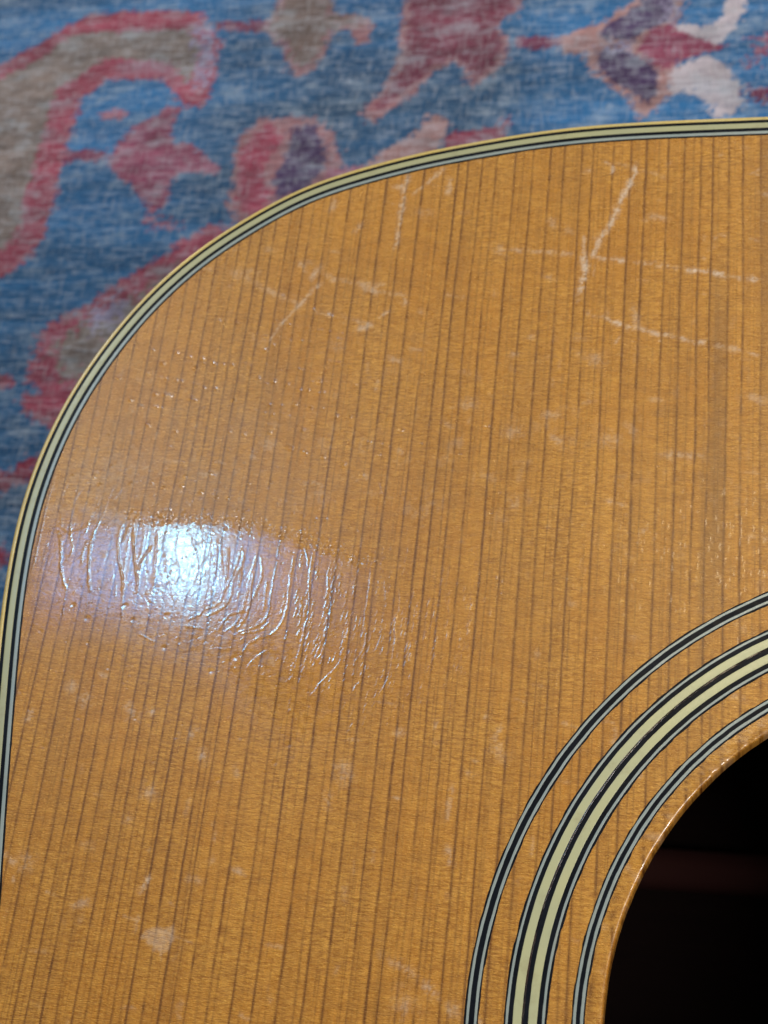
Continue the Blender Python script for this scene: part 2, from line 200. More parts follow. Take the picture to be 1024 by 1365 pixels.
MOTIFS = [
('red',1.0,[(-259.01,274.82),(-248.52,281.51),(-240.04,288.08),(-231.33,293.72),(-211.86,293.15),(-193.35,291.44),(-189.59,283.65),(-184.27,277.61),(-185.03,272.16),(-185.56,259.93),(-186.91,254.14),(-191.14,254.15),(-198.02,260.84),(-202.47,265.46),(-218.73,266.69),(-226.92,260.07),(-227.10,245.04),(-227.70,232.37),(-227.38,215.97),(-228.03,209.43),(-231.56,201.27),(-239.27,194.11),(-252.17,193.47),(-273.42,275.35)]),
('tan',1.0,[(-257.44,268.43),(-248.56,274.00),(-242.57,278.91),(-235.93,285.59),(-224.38,285.80),(-206.72,284.25),(-196.47,284.25),(-192.51,276.84),(-192.32,267.55),(-193.38,262.77),(-200.81,270.82),(-204.83,272.88),(-222.19,275.16),(-227.50,270.87),(-235.11,264.71),(-237.00,257.61),(-237.05,243.69),(-237.25,232.88),(-237.26,222.56),(-236.14,213.70),(-240.60,204.44),(-255.57,206.57),(-271.04,266.17)]),
('rose',2.0,[(-219.02,270.50),(-212.14,272.88),(-203.60,272.78),(-198.62,268.04),(-195.47,261.22),(-199.42,263.22),(-205.06,267.67),(-216.05,267.94)]),
('lilac',2.5,[(-195.29,284.44),(-193.02,288.11),(-188.80,281.81),(-187.06,274.35),(-188.18,260.12),(-190.59,263.14),(-191.66,274.73)]),
('mauve',1.0,[(-212.67,234.54),(-212.79,241.28),(-208.03,246.83),(-200.72,252.23),(-197.89,255.00),(-193.68,254.71),(-194.94,247.93),(-194.52,241.14),(-188.65,240.31),(-183.80,235.75),(-178.29,231.68),(-178.62,228.90),(-185.25,230.19),(-188.50,230.37),(-192.71,226.85),(-191.51,220.31),(-196.23,215.49),(-199.65,220.70),(-205.88,227.53),(-211.85,232.58)]),
('maroon',1.0,[(-228.63,240.28),(-214.89,239.28),(-213.26,237.45),(-214.09,235.38),(-227.76,236.35)]),
('rose',1.0,[(-219.63,254.01),(-213.90,255.11),(-209.31,253.31),(-213.05,250.89),(-218.24,251.43)]),
('mauve',2.0,[(-196.95,215.06),(-186.18,212.96),(-185.99,211.87),(-198.00,212.20)]),
('maroon',1.0,[(-189.07,285.99),(-171.74,285.27),(-171.11,281.09),(-188.64,283.45)]),
('salmon',1.0,[(-172.92,283.82),(-170.07,289.79),(-169.13,297.57),(-153.15,296.01),(-151.16,287.00),(-141.22,285.07),(-138.24,280.24),(-139.08,273.79),(-142.23,273.56),(-145.34,279.35),(-150.91,278.82),(-151.47,270.84),(-154.76,265.45),(-159.72,262.48),(-163.28,269.30),(-164.85,273.95),(-169.62,278.40)]),
('brown',2.0,[(-171.24,283.67),(-169.07,288.65),(-168.03,297.47),(-154.23,296.11),(-152.05,285.75),(-143.92,284.19),(-141.94,281.07),(-145.87,280.41),(-151.90,280.23),(-152.76,271.44),(-157.02,267.31),(-161.01,268.12),(-163.28,274.32),(-168.47,279.02)]),
('salmon',1.0,[(-129.77,293.72),(-130.11,283.54),(-129.93,269.57),(-131.03,261.85),(-133.50,256.25),(-138.06,248.95),(-136.35,244.31),(-131.63,246.63),(-127.54,251.25),(-122.53,254.50),(-118.68,261.86),(-112.99,264.79),(-110.32,262.17),(-107.75,254.37),(-103.54,257.84),(-100.44,261.21),(-97.77,265.49),(-97.60,271.27),(-100.93,277.13),(-96.69,281.49),(-92.73,290.09)]),
('maroon2',1.0,[(-128.00,293.55),(-127.88,283.34),(-127.57,269.38),(-129.07,261.70),(-131.27,257.05),(-135.06,249.69),(-131.95,249.48),(-128.95,253.53),(-123.94,256.99),(-119.28,264.03),(-113.03,266.83),(-109.26,263.05),(-107.28,257.65),(-104.11,260.26),(-102.04,262.48),(-99.35,266.58),(-99.08,270.91),(-102.16,277.24),(-97.84,281.59),(-95.04,290.32)]),
('salmon',1.0,[(-172.94,217.61),(-174.64,234.28),(-172.78,243.62),(-167.13,248.52),(-159.19,248.66),(-152.28,247.25),(-145.71,241.91),(-142.41,234.28),(-141.71,228.74),(-136.52,229.82),(-136.73,228.47),(-143.36,218.01),(-156.89,206.23),(-168.24,210.22)]),
('red',1.0,[(-171.27,219.34),(-173.27,234.20),(-170.86,241.60),(-165.63,246.51),(-162.75,245.84),(-160.56,239.08),(-164.60,231.85),(-163.61,225.34),(-160.70,221.55),(-163.58,210.03)]),
('purple',1.0,[(-157.08,245.00),(-152.39,245.17),(-147.17,238.26),(-146.95,229.03),(-151.52,222.00),(-158.87,219.65),(-161.48,225.69),(-158.55,233.36),(-158.46,240.83)]),
('rose',1.0,[(-145.17,228.93),(-135.81,230.23),(-135.37,226.58),(-145.36,221.69)]),
('salmon2',1.0,[(-135.59,228.40),(-127.41,236.14),(-120.41,241.24),(-118.37,247.14),(-114.11,245.92),(-113.11,241.69),(-113.76,234.41),(-120.68,229.39),(-132.01,223.70)]),
('red2',1.0,[(-112.92,233.46),(-111.66,239.76),(-101.00,240.45),(-98.09,240.72),(-96.90,244.31),(-95.49,245.13),(-95.58,241.47),(-98.25,233.49),(-107.49,230.44)]),
('maroon',1.0,[(-96.40,272.24),(-83.60,271.86),(-82.22,268.46),(-95.31,268.33)]),
('salmon2',1.0,[(-83.16,271.11),(-79.78,274.11),(-75.44,274.03),(-70.47,276.69),(-59.16,287.07),(-48.27,286.00),(-51.02,272.90),(-51.38,257.94),(-53.01,249.29),(-56.91,242.83),(-60.56,240.69),(-63.10,248.08),(-67.82,252.32),(-74.66,258.77),(-76.14,264.91),(-79.23,264.35),(-82.01,264.88)]),
('purple',1.0,[(-72.54,270.71),(-70.40,275.13),(-64.31,278.71),(-58.37,286.99),(-50.97,286.27),(-54.52,275.25),(-58.63,271.54),(-63.15,268.88),(-68.58,269.35)]),
('purple',1.0,[(-72.68,265.64),(-67.69,266.74),(-61.42,263.71),(-55.53,258.27),(-56.76,249.56),(-58.51,245.82),(-60.85,248.40),(-67.12,253.74),(-72.56,258.61)]),
('lilac',2.5,[(-70.87,268.53),(-67.80,269.28),(-61.57,267.74),(-64.57,265.97),(-69.13,264.34)]),
('pinkred',1.0,[(-61.49,265.72),(-57.88,271.98),(-51.82,274.49),(-46.37,268.96),(-38.06,265.25),(-38.04,263.77),(-43.25,263.01),(-47.72,261.59),(-53.63,257.62),(-58.27,260.96)]),
('cream',1.0,[(-51.81,273.98),(-47.98,273.13),(-43.40,271.72),(-38.93,274.85),(-37.92,284.99),(-31.48,284.36),(-33.30,274.34),(-36.97,267.65),(-41.80,266.07),(-46.36,268.45),(-50.96,270.66)]),
('lilac',2.0,[(-54.17,276.24),(-52.11,285.34),(-49.64,278.89),(-51.79,273.47)]),
('cream',1.0,[(-51.38,257.94),(-47.67,259.62),(-43.24,262.42),(-39.47,259.45),(-35.73,255.26),(-33.34,249.78),(-33.08,244.05),(-36.31,240.69),(-41.53,240.38),(-41.46,244.63),(-44.84,248.70),(-50.42,249.87),(-53.00,248.80)]),
('mauve',2.5,[(-32.44,256.46),(-29.18,266.98),(-25.49,269.63),(-21.10,267.27),(-26.23,263.77),(-29.51,257.20)]),
('maroon',1.5,[(-33.13,250.72),(-25.51,248.25),(-21.25,241.35),(-26.95,243.15),(-31.29,246.29)]),
('red',1.5,[(-222.37,162.11),(-221.92,173.87),(-219.06,180.66),(-209.38,185.61),(-201.43,193.22),(-193.68,198.06),(-184.97,206.33),(-177.14,210.92),(-169.30,210.59),(-181.27,190.02),(-193.24,171.68),(-199.47,156.97),(-206.66,144.19),(-220.84,152.24),(-223.18,157.16),(-217.47,157.93)]),
('tan',2.5,[(-213.72,160.37),(-216.77,168.71),(-214.32,175.43),(-208.46,181.28),(-201.08,187.55),(-195.01,188.68),(-189.88,194.60),(-183.15,200.51),(-189.06,190.24),(-197.95,175.95),(-204.70,163.56),(-209.67,157.87)]),
('lilac',3.0,[(-208.64,182.14),(-201.16,187.99),(-196.42,187.86),(-200.82,178.55),(-205.18,176.94)]),
('red',1.5,[(-217.17,168.72),(-215.17,170.37),(-212.34,161.17),(-207.45,161.95),(-210.68,155.43),(-215.31,158.74)]),
('red',1.0,[(-236.96,163.10),(-226.70,163.66),(-225.58,159.65),(-235.81,158.50)]),
('red2',1.5,[(-231.74,129.93),(-220.56,134.70),(-214.67,139.05),(-212.31,137.09),(-214.30,130.86),(-221.94,127.70),(-230.95,126.83)]),
('red2',1.5,[(-224.17,112.12),(-215.76,111.54),(-213.60,107.17),(-222.79,106.59)])]

S = 0.001
rng = np.random.default_rng(7)
random.seed(7)
scene = bpy.context.scene
col = scene.collection

# ------------------------------------------------------------------ camera
cam = bpy.data.cameras.new('camera')
cam.sensor_fit = 'VERTICAL'; cam.sensor_height = 24.0; cam.sensor_width = 24.0
cam.lens = 24.0 * 1890.0 / 1365.0
cam.clip_start = 0.005; cam.clip_end = 20.0
cam.dof.use_dof = True
cam.dof.focus_distance = 0.207
cam.dof.aperture_fstop = 21.0
co = bpy.data.objects.new('camera', cam); col.objects.link(co)
M = Matrix(CAM_R).to_4x4(); M.translation = Vector(CAM_C) * S
co.matrix_world = M
scene.camera = co

# ------------------------------------------------------------------ room light and added fill lights
w = bpy.data.worlds.new('World'); scene.world = w; w.use_nodes = True
bg = w.node_tree.nodes['Background']
bg.inputs['Color'].default_value = (0.95, 0.98, 1.0, 1); bg.inputs['Strength'].default_value = 0.16

def area(name, loc, target, sx, sy, power, color, shape='RECTANGLE'):
    l = bpy.data.lights.new(name, 'AREA'); l.shape = shape; l.size = sx; l.size_y = sy
    l.energy = power; l.color = color
    o = bpy.data.objects.new(name, l); col.objects.link(o)
    o.location = loc
    z = (Vector(loc) - Vector(target)).normalized(); x = (Vector((1, 0, 0)) - z * z.x).normalized()
    o.rotation_euler = Matrix((x, z.cross(x), z)).transposed().to_euler()
    return o
P0 = Vector((-.1221, .0661, 0)); D0 = Vector((-.368, .358, .858))
area('ceiling_lamp', P0 + D0 * 1.5, P0, .022, .07, 1.05, (.30, .74, 1.0), 'ELLIPSE')
area('window_strip', P0 + Vector((-.385, .352, .865)) * 1.7, P0, .28, .085, .9, (.10, .42, 1.0))
area('window_glow', P0 + Vector((-.365, .345, .865)) * 1.7, P0, .50, .13, .75, (.14, .42, 1.0))
area('glint_light', P0 + Vector((-.80, .80, 1.0)) * 1.2, P0, .13, .14, 5.4, (.80, .90, 1.0))  # unseen cool light, added so dents and cracks glint
area('soft_fill', (.32, .66, .56), (-.04, .12, 0), .34, .34, 4.2, (1.0, .94, .85))  # unseen soft fill, added to brighten the right side of the top
area('lip_fill', (.50, -.16, .465), (-.05, .02, 0), .16, .16, 3.9, (1.0, .95, .90))  # unseen fill, added for the glint on the sound hole lip
area('sheen_light', Vector((-.045, .075, 0)) + Vector((.03, .36, .93)) * 1.3, (-.045, .075, 0), .22, .22, 2.2, (1.0, .84, .55))  # unseen warm light, added for the golden sheen in the wood
area('table_lamp', Vector((-.133, .124, 0)) + Vector((-.61, .78, .17)) * 1.3, (-.133, .124, 0), .10, .10, 4.0, (1.0, .78, .38))

scene.view_settings.view_transform = 'Standard'
scene.view_settings.look = 'None'
scene.view_settings.exposure = -0.12
scene.view_settings.gamma = 1.0

# ------------------------------------------------------------------ helpers
def hexc(r, g, b):
    f = lambda c: (c / 255 / 12.92) if c <= 10 else ((c / 255 + .055) / 1.055) ** 2.4
    return (f(r), f(g), f(b))

def noise2(x, y, seed=0):
    """smooth value noise, -1..1"""
    r = np.random.default_rng(seed); T = r.uniform(-1, 1, (256, 256)).astype(np.float32)
    xi = np.floor(x).astype(np.int64); yi = np.floor(y).astype(np.int64)
    fx = (x - xi).astype(np.float32); fy = (y - yi).astype(np.float32)
    fx = fx * fx * (3 - 2 * fx); fy = fy * fy * (3 - 2 * fy)
    a = T[yi & 255, xi & 255]; b = T[yi & 255, (xi + 1) & 255]
    c = T[(yi + 1) & 255, xi & 255]; d = T[(yi + 1) & 255, (xi + 1) & 255]
    return (a * (1 - fx) + b * fx) * (1 - fy) + (c * (1 - fx) + d * fx) * fy

def inside(x, y, poly):
    poly = np.asarray(poly, float); n = len(poly)
    r = np.zeros(x.shape, bool)
    lo, hi = poly.min(0), poly.max(0)
    sel = (x >= lo[0]) & (x <= hi[0]) & (y >= lo[1]) & (y <= hi[1])
    if not sel.any(): return r
    xs, ys = x[sel], y[sel]; q = np.zeros(xs.shape, bool)
    for i in range(n):
        x1, y1 = poly[i]; x2, y2 = poly[(i + 1) % n]
        if y1 == y2: continue
        c = ((y1 > ys) != (y2 > ys)) & (xs < (x2 - x1) * (ys - y1) / (y2 - y1) + x1)
        q ^= c
    r[sel] = q
    return r

def mesh(name, V, F, mat, parent=None, smooth=True, attrs=None):
    me = bpy.data.meshes.new(name)
    V = np.asarray(V, np.float32) * S; F = np.asarray(F, np.int32)
    me.vertices.add(len(V)); me.vertices.foreach_set('co', V.ravel())
    k = F.shape[1]
    me.loops.add(F.size); me.loops.foreach_set('vertex_index', F.ravel())
    me.polygons.add(len(F)); me.polygons.foreach_set('loop_start', np.arange(0, F.size, k, dtype=np.int32))
    me.update(calc_edges=True)
    me.polygons.foreach_set('use_smooth', np.full(len(F), smooth))
    for an, av in (attrs or {}).items():
        if av.ndim == 1:
            a = me.attributes.new(an, 'FLOAT', 'POINT'); a.data.foreach_set('value', av.astype(np.float32))
        else:
            a = me.attributes.new(an, 'FLOAT_COLOR', 'POINT')
            a.data.foreach_set('color', np.concatenate([av, np.ones((len(av), 1))], 1).astype(np.float32).ravel())
    me.materials.append(mat)
    o = bpy.data.objects.new(name, me); col.objects.link(o)
    if parent: o.parent = parent
    return o

def sweep(rows, closed=True):
    """rows: list of (n,3) arrays along a curve -> quads between successive rows"""
    n = len(rows[0]); V = np.concatenate(rows); F = []
    i = np.arange(n if closed else n - 1); j = (i + 1) % n
    for k in range(len(rows) - 1):
        F.append(np.stack([i + k * n, j + k * n, j + (k + 1) * n, i + (k + 1) * n], 1))
    return V, np.concatenate(F)

class Nodes:
    def __init__(self, name):
        self.m = bpy.data.materials.new(name); self.m.use_nodes = True
        self.t = self.m.node_tree; self.b = self.t.nodes['Principled BSDF']
    def n(self, typ, **kw):
        x = self.t.nodes.new(typ)
        for k, v in kw.items():
            if hasattr(x, k): setattr(x, k, v)
            else: x.inputs[k].default_value = v
        return x
    def l(self, a, b): self.t.links.new(a, b)
    def coords(self, scale, rot=0.0):
        tc = self.n('ShaderNodeTexCoord'); mp = self.n('ShaderNodeMapping')
        mp.inputs['Scale'].default_value = scale; mp.inputs['Rotation'].default_value = (0, 0, rot)
        self.l(tc.outputs['Object'], mp.inputs['Vector']); return mp.outputs['Vector']
    def noise(self, scale, sc=1.0, detail=3.0, rough=.55, rot=0.0):
        x = self.n('ShaderNodeTexNoise'); x.inputs['Scale'].default_value = sc
        x.inputs['Detail'].default_value = detail; x.inputs['Roughness'].default_value = rough
        self.l(self.coords(scale, rot), x.inputs['Vector']); return x.outputs['Fac']
    def rng(self, v, a, b, c, d):
        x = self.n('ShaderNodeMapRange'); self.l(v, x.inputs[0])
        for i, q in enumerate((a, b, c, d)): x.inputs[i + 1].default_value = q
        return x.outputs[0]
    def math(self, op, a, b=None):
        x = self.n('ShaderNodeMath', operation=op)
        for i, q in enumerate((a, b)):
            if q is None: continue
            if hasattr(q, 'node'): self.l(q, x.inputs[i])
            else: x.inputs[i].default_value = q
        return x.outputs[0]
    def mix(self, f, a, b, blend='MIX'):
        x = self.n('ShaderNodeMix', data_type='RGBA', blend_type=blend)
        for s, q in ((x.inputs[0], f), (x.inputs[6], a), (x.inputs[7], b)):
            if hasattr(q, 'node'): self.l(q, s)
            elif isinstance(q, (int, float)): s.default_value = q
            else: s.default_value = (*q, 1)
        return x.outputs[2]
    def attr(self, n):
        x = self.n('ShaderNodeAttribute'); x.attribute_name = n; return x
    def bump(self, h, strength, dist, normal=None):
        x = self.n('ShaderNodeBump'); x.inputs['Strength'].default_value = strength; x.inputs['Distance'].default_value = dist
        self.l(h, x.inputs['Height'])
        if normal: self.l(normal, x.inputs['Normal'])
        return x.outputs[0]
    def set(self, **kw):
        for k, v in kw.items():
            s = self.b.inputs[k.replace('_', ' ')]
            if hasattr(v, 'node'): self.l(v, s)
            elif isinstance(v, tuple): s.default_value = (*v, 1)
            else: s.default_value = v

# ------------------------------------------------------------------ materials
def mat_top():
    N = Nodes('aged_spruce_under_lacquer')
    grain = N.attr('grain').outputs['Fac']; haze = N.attr('haze').outputs['Fac']
    gloss = N.attr('gloss').outputs['Fac']; stain_veil = N.attr('stain_veil').outputs['Fac']
    silk = N.noise((560, 2500, 1), detail=4, rough=.72, rot=.07)
    silk2 = N.noise((1700, 6500, 1), detail=2, rough=.6, rot=-.12)
    fibre = N.noise((5200, 170, 1), detail=2)
    cloud = N.noise((45, 22, 1), detail=3)
    light = N.mix(N.rng(cloud, .3, .7, 0, 1), (.455, .168, .013), (.53, .216, .024))
    sheen = N.noise((150, 520, 1), detail=3, rough=.6, rot=.10)
    light = N.mix(N.rng(sheen, .34, .5, .55, 0), light, (.33, .125, .014))
    light = N.mix(N.rng(sheen, .52, .68, 0, .5), light, (.62, .29, .042))
    msk = N.rng(N.noise((70, 45, 1), detail=3, rough=.6), .35, .62, .25, 1.0)
    light = N.mix(N.rng(silk, .40, .60, 0, 1), N.mix(N.math('MULTIPLY', msk, .56), light, (.25, .088, .010)), N.mix(N.math('MULTIPLY', msk, .46), light, (.80, .42, .075)))
    light = N.mix(N.rng(silk2, .57, .70, 0, .6), light, (.84,.48,.10))
    light = N.mix(N.rng(fibre, .35, .7, .22, 0), light, (.33, .15, .035))
    c = N.mix(N.math('MULTIPLY', grain, .95), light, (.13, .038, .006))
    c = N.mix(N.math('MULTIPLY', stain_veil, .62), c, (.20, .09, .03))
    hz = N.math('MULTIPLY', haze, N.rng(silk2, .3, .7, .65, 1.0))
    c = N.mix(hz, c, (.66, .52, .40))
    rough = N.noise((900, 900, 1), detail=2)
    bumpw = N.bump(silk, .8, .00025)
    bumpw = N.bump(silk2, .75, .00014, bumpw)
    peel = N.noise((1500, 1500, 1), detail=3, rough=.6)
    coatn = N.bump(peel, .13, .00006)
    N.set(Base_Color=c, Roughness=N.rng(rough,   .3, .7, .22, .36), Normal=bumpw,
          Specular_IOR_Level=.65, Specular_Tint=(1.0, .74, .34),
          Coat_Weight=N.rng(gloss, 0, 1, .42, 1.0), Coat_IOR=1.5, Coat_Normal=coatn,
          Coat_Roughness=N.math('ADD', N.rng(gloss, 0, 1, .30, .085), N.rng(rough, .3, .7, -.03, .05)))
    return N.m

def mat_plastic(name, c1, c2, rough=.3, mottling=120, bump=.1, coat=.35, spec=.5):
    N = Nodes(name)
    a = N.noise((mottling, mottling, mottling), detail=3)
    g = N.noise((1600, 1600, 1600), detail=2)
    d_ = N.noise((240, 240, 240), detail=4, rough=.7)
    cc = N.mix(N.rng(a, .3, .7, 0, 1), c1, c2)
    cc = N.mix(N.rng(d_, .55, .78, 0, .42), cc, N.mix(1.0, cc, (.62, .46, .30), 'MULTIPLY'))
    N.set(Base_Color=cc, Roughness=N.rng(g, .3, .7, rough - .06, rough + .1),
          Normal=N.bump(g, bump, .00005), Coat_Weight=coat, Specular_IOR_Level=spec, Coat_Roughness=.2)
    return N.m

def mat_rug():
    N = Nodes('worn_wool')
    base = N.attr('dye').outputs['Color']
    weft = N.noise((150, 950, 1), detail=3, rough=.65)
    warp = N.noise((1000, 190, 1), detail=3, rough=.7)
    patch = N.noise((75, 150, 1), detail=4, rough=.7)
    dark = N.noise((9, 70, 1), detail=3)
    c = N.mix(N.rng(dark, .40, .66, 0, .48), base, N.mix(1.0, base, (.45, .55, .62), 'MULTIPLY'))
    c = N.mix(N.rng(weft, .34, .6, .6, 0), c, N.mix(1.0, c, (.33, .38, .48), 'MULTIPLY'))
    c = N.mix(N.rng(warp, .5, .68, 0, .28), c, (.50, .52, .58))
    c = N.mix(N.rng(weft, .52, .68, 0, .42), c, (.42, .46, .56))
    c = N.mix(N.rng(patch, .52, .72, 0, .46), c, (.41, .49, .58))
    h = N.math('ADD', N.math('MULTIPLY', weft, 1.0), warp)
    N.set(Base_Color=c, Roughness=.92, Specular_IOR_Level=.15, Normal=N.bump(h, .8, .0012), Sheen_Weight=.12)
    return N.m

def mat_rosewood():
    N = Nodes('rosewood')
    g = N.noise((8, 260, 8), detail=4)
    N.set(Base_Color=N.mix(N.rng(g, .35, .65, 0, 1), (.018, .006, .004), (.06, .02, .012)), Roughness=.4)
    return N.m
def mat_bare(name, a, b):
    N = Nodes(name); g = N.noise((20, 400, 20), detail=3)
    N.set(Base_Color=N.mix(g, a, b), Roughness=.85, Specular_IOR_Level=.08)
    return N.m

TOP = mat_top(); RUG = mat_rug(); ROSE = mat_rosewood()
BLACK = mat_plastic('black_plastic', (.004, .005, .008), (.009, .011, .016), .3, coat=0.0, spec=.07)
WHITE = mat_plastic('greyed_white_plastic', (.235, .285, .275), (.30, .34, .31), .32)
CREAM = mat_plastic('aged_cream_plastic', (.47, .455, .235), (.40, .41, .245), .34)
PCREAM = mat_plastic('dulled_cream_plastic', (.39, .38, .20), (.34, .345, .20), .34)
BIND = mat_plastic('yellowed_binding_plastic', (.58, .42, .12), (.52, .42, .17), .25)
BROWN = mat_plastic('worn_brown_glue', (.05, .020, .010), (.012, .008, .007), .2, mottling=500, bump=.5, coat=.6)
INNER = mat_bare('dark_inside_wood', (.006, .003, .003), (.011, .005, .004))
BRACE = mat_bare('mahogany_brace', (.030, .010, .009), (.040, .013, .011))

# ------------------------------------------------------------------ guitar outline
def full_outline(step=.8):
    L = [(0, 151.2), (-15, 151.3)] + list(OUTLINE) + [(-152.6, 55), (-149.4, 33), (-147.9, 23.5), (-146.9, 17), (-145.4, 8.5), (-143.2, -12), (-142.8, -32),
         (-146, -58), (-157, -92), (-178, -132), (-196, -172), (-204, -212), (-203, -250), (-191, -290), (-161, -322), (-111, -341), (-60, -347), (0, -349)]
    R_ = [(-x, y) for x, y in L[1:-1]][::-1]
    p = np.array(L + R_, float); n = len(p); out = []
    for i in range(n):                       # centripetal-ish Catmull-Rom
        a, b, c, d = p[i - 1], p[i], p[(i + 1) % n], p[(i + 2) % n]
        t = np.linspace(0, 1, 24, endpoint=False)[:, None]
        k = np.linalg.norm(c - b); m1 = (c - a) / (np.linalg.norm(c - b) + np.linalg.norm(b - a)) * k; m2 = (d - b) / (np.linalg.norm(d - c) + np.linalg.norm(c - b)) * k
        out.append((2*t**3-3*t**2+1)*b + (t**3-2*t**2+t)*m1 + (-2*t**3+3*t**2)*c + (t**3-t**2)*m2)
    q = np.concatenate(out); q = np.vstack([q, q[:1]])
    s = np.r_[0, np.cumsum(np.linalg.norm(np.diff(q, axis=0), axis=1))]
    N_ = int(s[-1] / step); u = np.linspace(0, s[-1], N_, endpoint=False)
    q = np.stack([np.interp(u, s, q[:, 0]), np.interp(u, s, q[:, 1])], 1)
    def sm(z, sig):
        K = int(sig * 3 / step); kk = np.exp(-.5 * (np.arange(-K, K + 1) * step / sig) ** 2); kk /= kk.sum()
        zz = np.vstack([z[-K:], z, z[:K]])
        return np.stack([np.convolve(zz[:, i], kk, 'valid') for i in (0, 1)], 1)
    s1 = sm(q, 7.); return 2 * s1 - sm(s1, 7.)
OUT = full_outline()
tan = np.roll(OUT, -1, 0) - np.roll(OUT, 1, 0); tan /= np.linalg.norm(tan, axis=1)[:, None]
NRM = np.stack([-tan[:, 1], tan[:, 0]], 1)          # points inwards or outwards, fixed below
if ((OUT + NRM * 1.0)[:, 0] ** 2).sum() > (OUT[:, 0] ** 2).sum(): NRM = -NRM
ARC = np.arange(len(OUT)) * .8
def off(o, z, wob=0.0, seed=1):
    oo = o + (wob * noise2(ARC * .9, ARC * 0 + seed * 7.3, seed) if wob else 0)
    p = OUT + NRM * (np.asarray(oo)[:, None] if np.ndim(oo) else oo)
    return np.c_[p, np.full(len(p), z)]
def strip(name, a, b, z, mat, parent, bev=.07, drop=.05, wob=0.0):
    V, F = sweep([off(a, z - drop, wob, 3), off(a + bev * .5, z - drop * .25, wob, 3), off(a + bev, z, wob, 3), off(a + bev + .05, z + .002, wob, 3), off(b - bev - .05, z + .002, wob, 4), off(b - bev, z, wob, 4), off(b - bev * .5, z - drop * .25, wob, 4), off(b, z - drop, wob, 4)])
    return mesh(name, V, F, mat, parent)

guitar = bpy.data.objects.new('acoustic_guitar', None); col.objects.link(guitar)
guitar.location = (0, 0, -.105)
guitar['label'] = 'worn acoustic guitar with honey spruce top, black and cream banding, lying on the rug'
guitar['category'] = 'guitar'
UP = Matrix.Translation((0, 0, .105))
def adopt(o):                                        # parts are modelled with the top at z = 0
    o.parent = guitar; o.matrix_parent_inverse = Matrix.Translation((0, 0, .105))
    return o

# ------------------------------------------------------------------ soundboard
HALF = [30.87, 33.8, 36.17, 38.95, 40.95, 43.75, 46.5, 50.25, 52.8, 55.9, 59.4, 61.35, 64.4, 66.85, 69.95, 73.1, 76.5, 79.1, 81.7, 83.5, 86.1, 89.6, 92.5, 96.2, 99.7, 102.8, 106.3, 109.5, 111.5, 113.4, 116.0, 118.3, 120.4, 122.4, 124.3, 126.2, 128.8, 131.1, 133.6, 135.6, 138.8, 141.6, 143.8, 146.5, 149.]
pos = [28.2, 25.6, 22.5, 19.8, 16.4, 14.1, 11.2, 8.6, 5.4, 2.4] + HALF
x_ = 149.
while x_ < 205: x_ += rng.uniform(1.8, 3.0); pos.append(x_)
pos = sorted(pos)
LINES = [(-p, i) for i, p in enumerate(pos)] + [(p, 200 + i) for i, p in enumerate(pos)]

SECOND = []
for a_, b_ in zip(pos[:-1], pos[1:]):
    for q in range(3 if b_ - a_ > 2.7 else 2):
        v_ = a_ + (b_ - a_) * random.uniform(.25, .8); SECOND += [(-v_, len(SECOND)), (v_, len(SECOND) + 900)]
def grain_field(X, Y):
    g = np.zeros(X.shape, np.float32)
    for x0, i in LINES:
        r = np.random.default_rng(1000 + i); k = r.uniform(.68, .98); wd = r.uniform(.15, .22); tail = r.uniform(.4, 1.0)
        sel = np.abs(X - x0) < 2.2
        if not sel.any(): continue
        xs, ys = X[sel], Y[sel]
        dx = xs - x0 - .18 * noise2(ys * .045, ys * 0 + i * .37, 11) - .05 * noise2(ys * .3, ys * 0 + i, 12)
        amp = k * np.clip(.88 + .26 * noise2(ys * .07, ys * 0 + i * 1.7, 13) + .30 * noise2(ys * .6, ys * 0 + i * 2.3, 14), .15, 1.2)
        s = -1. if x0 < 0 else 1.
        d = dx * s
        prof = np.exp(-(d / wd) ** 2) + .36 * np.where(d < 0, np.exp(d / tail), np.exp(-d / .12)) 
        g[sel] = np.maximum(g[sel], amp * prof)
    for q, (x0, i) in enumerate(SECOND):
        r = np.random.default_rng(3000 + i); k = r.uniform(.28, .6); wd = r.uniform(.10, .16)
        sel = np.abs(X - x0) < .8
        if not sel.any(): continue
        xs, ys = X[sel], Y[sel]
        dx = xs - x0 - .18 * noise2(ys * .045, ys * 0 + i * .37, 11)
        g[sel] = np.maximum(g[sel], k * np.clip(.6 + .7 * noise2(ys * .09, ys * 0 + i * 1.1, 15) + .4 * noise2(ys * .7, ys * 0 + i, 16), 0, 1.2) * np.exp(-(dx / wd) ** 2))
    # faint secondary lines
    g = np.maximum(g, .55 * np.clip(noise2(X * 1.9 + .2 * noise2(Y * .05, X * 0, 3), Y * .008, 21) - .35, 0, 1))
    return np.clip(g, 0, 1)

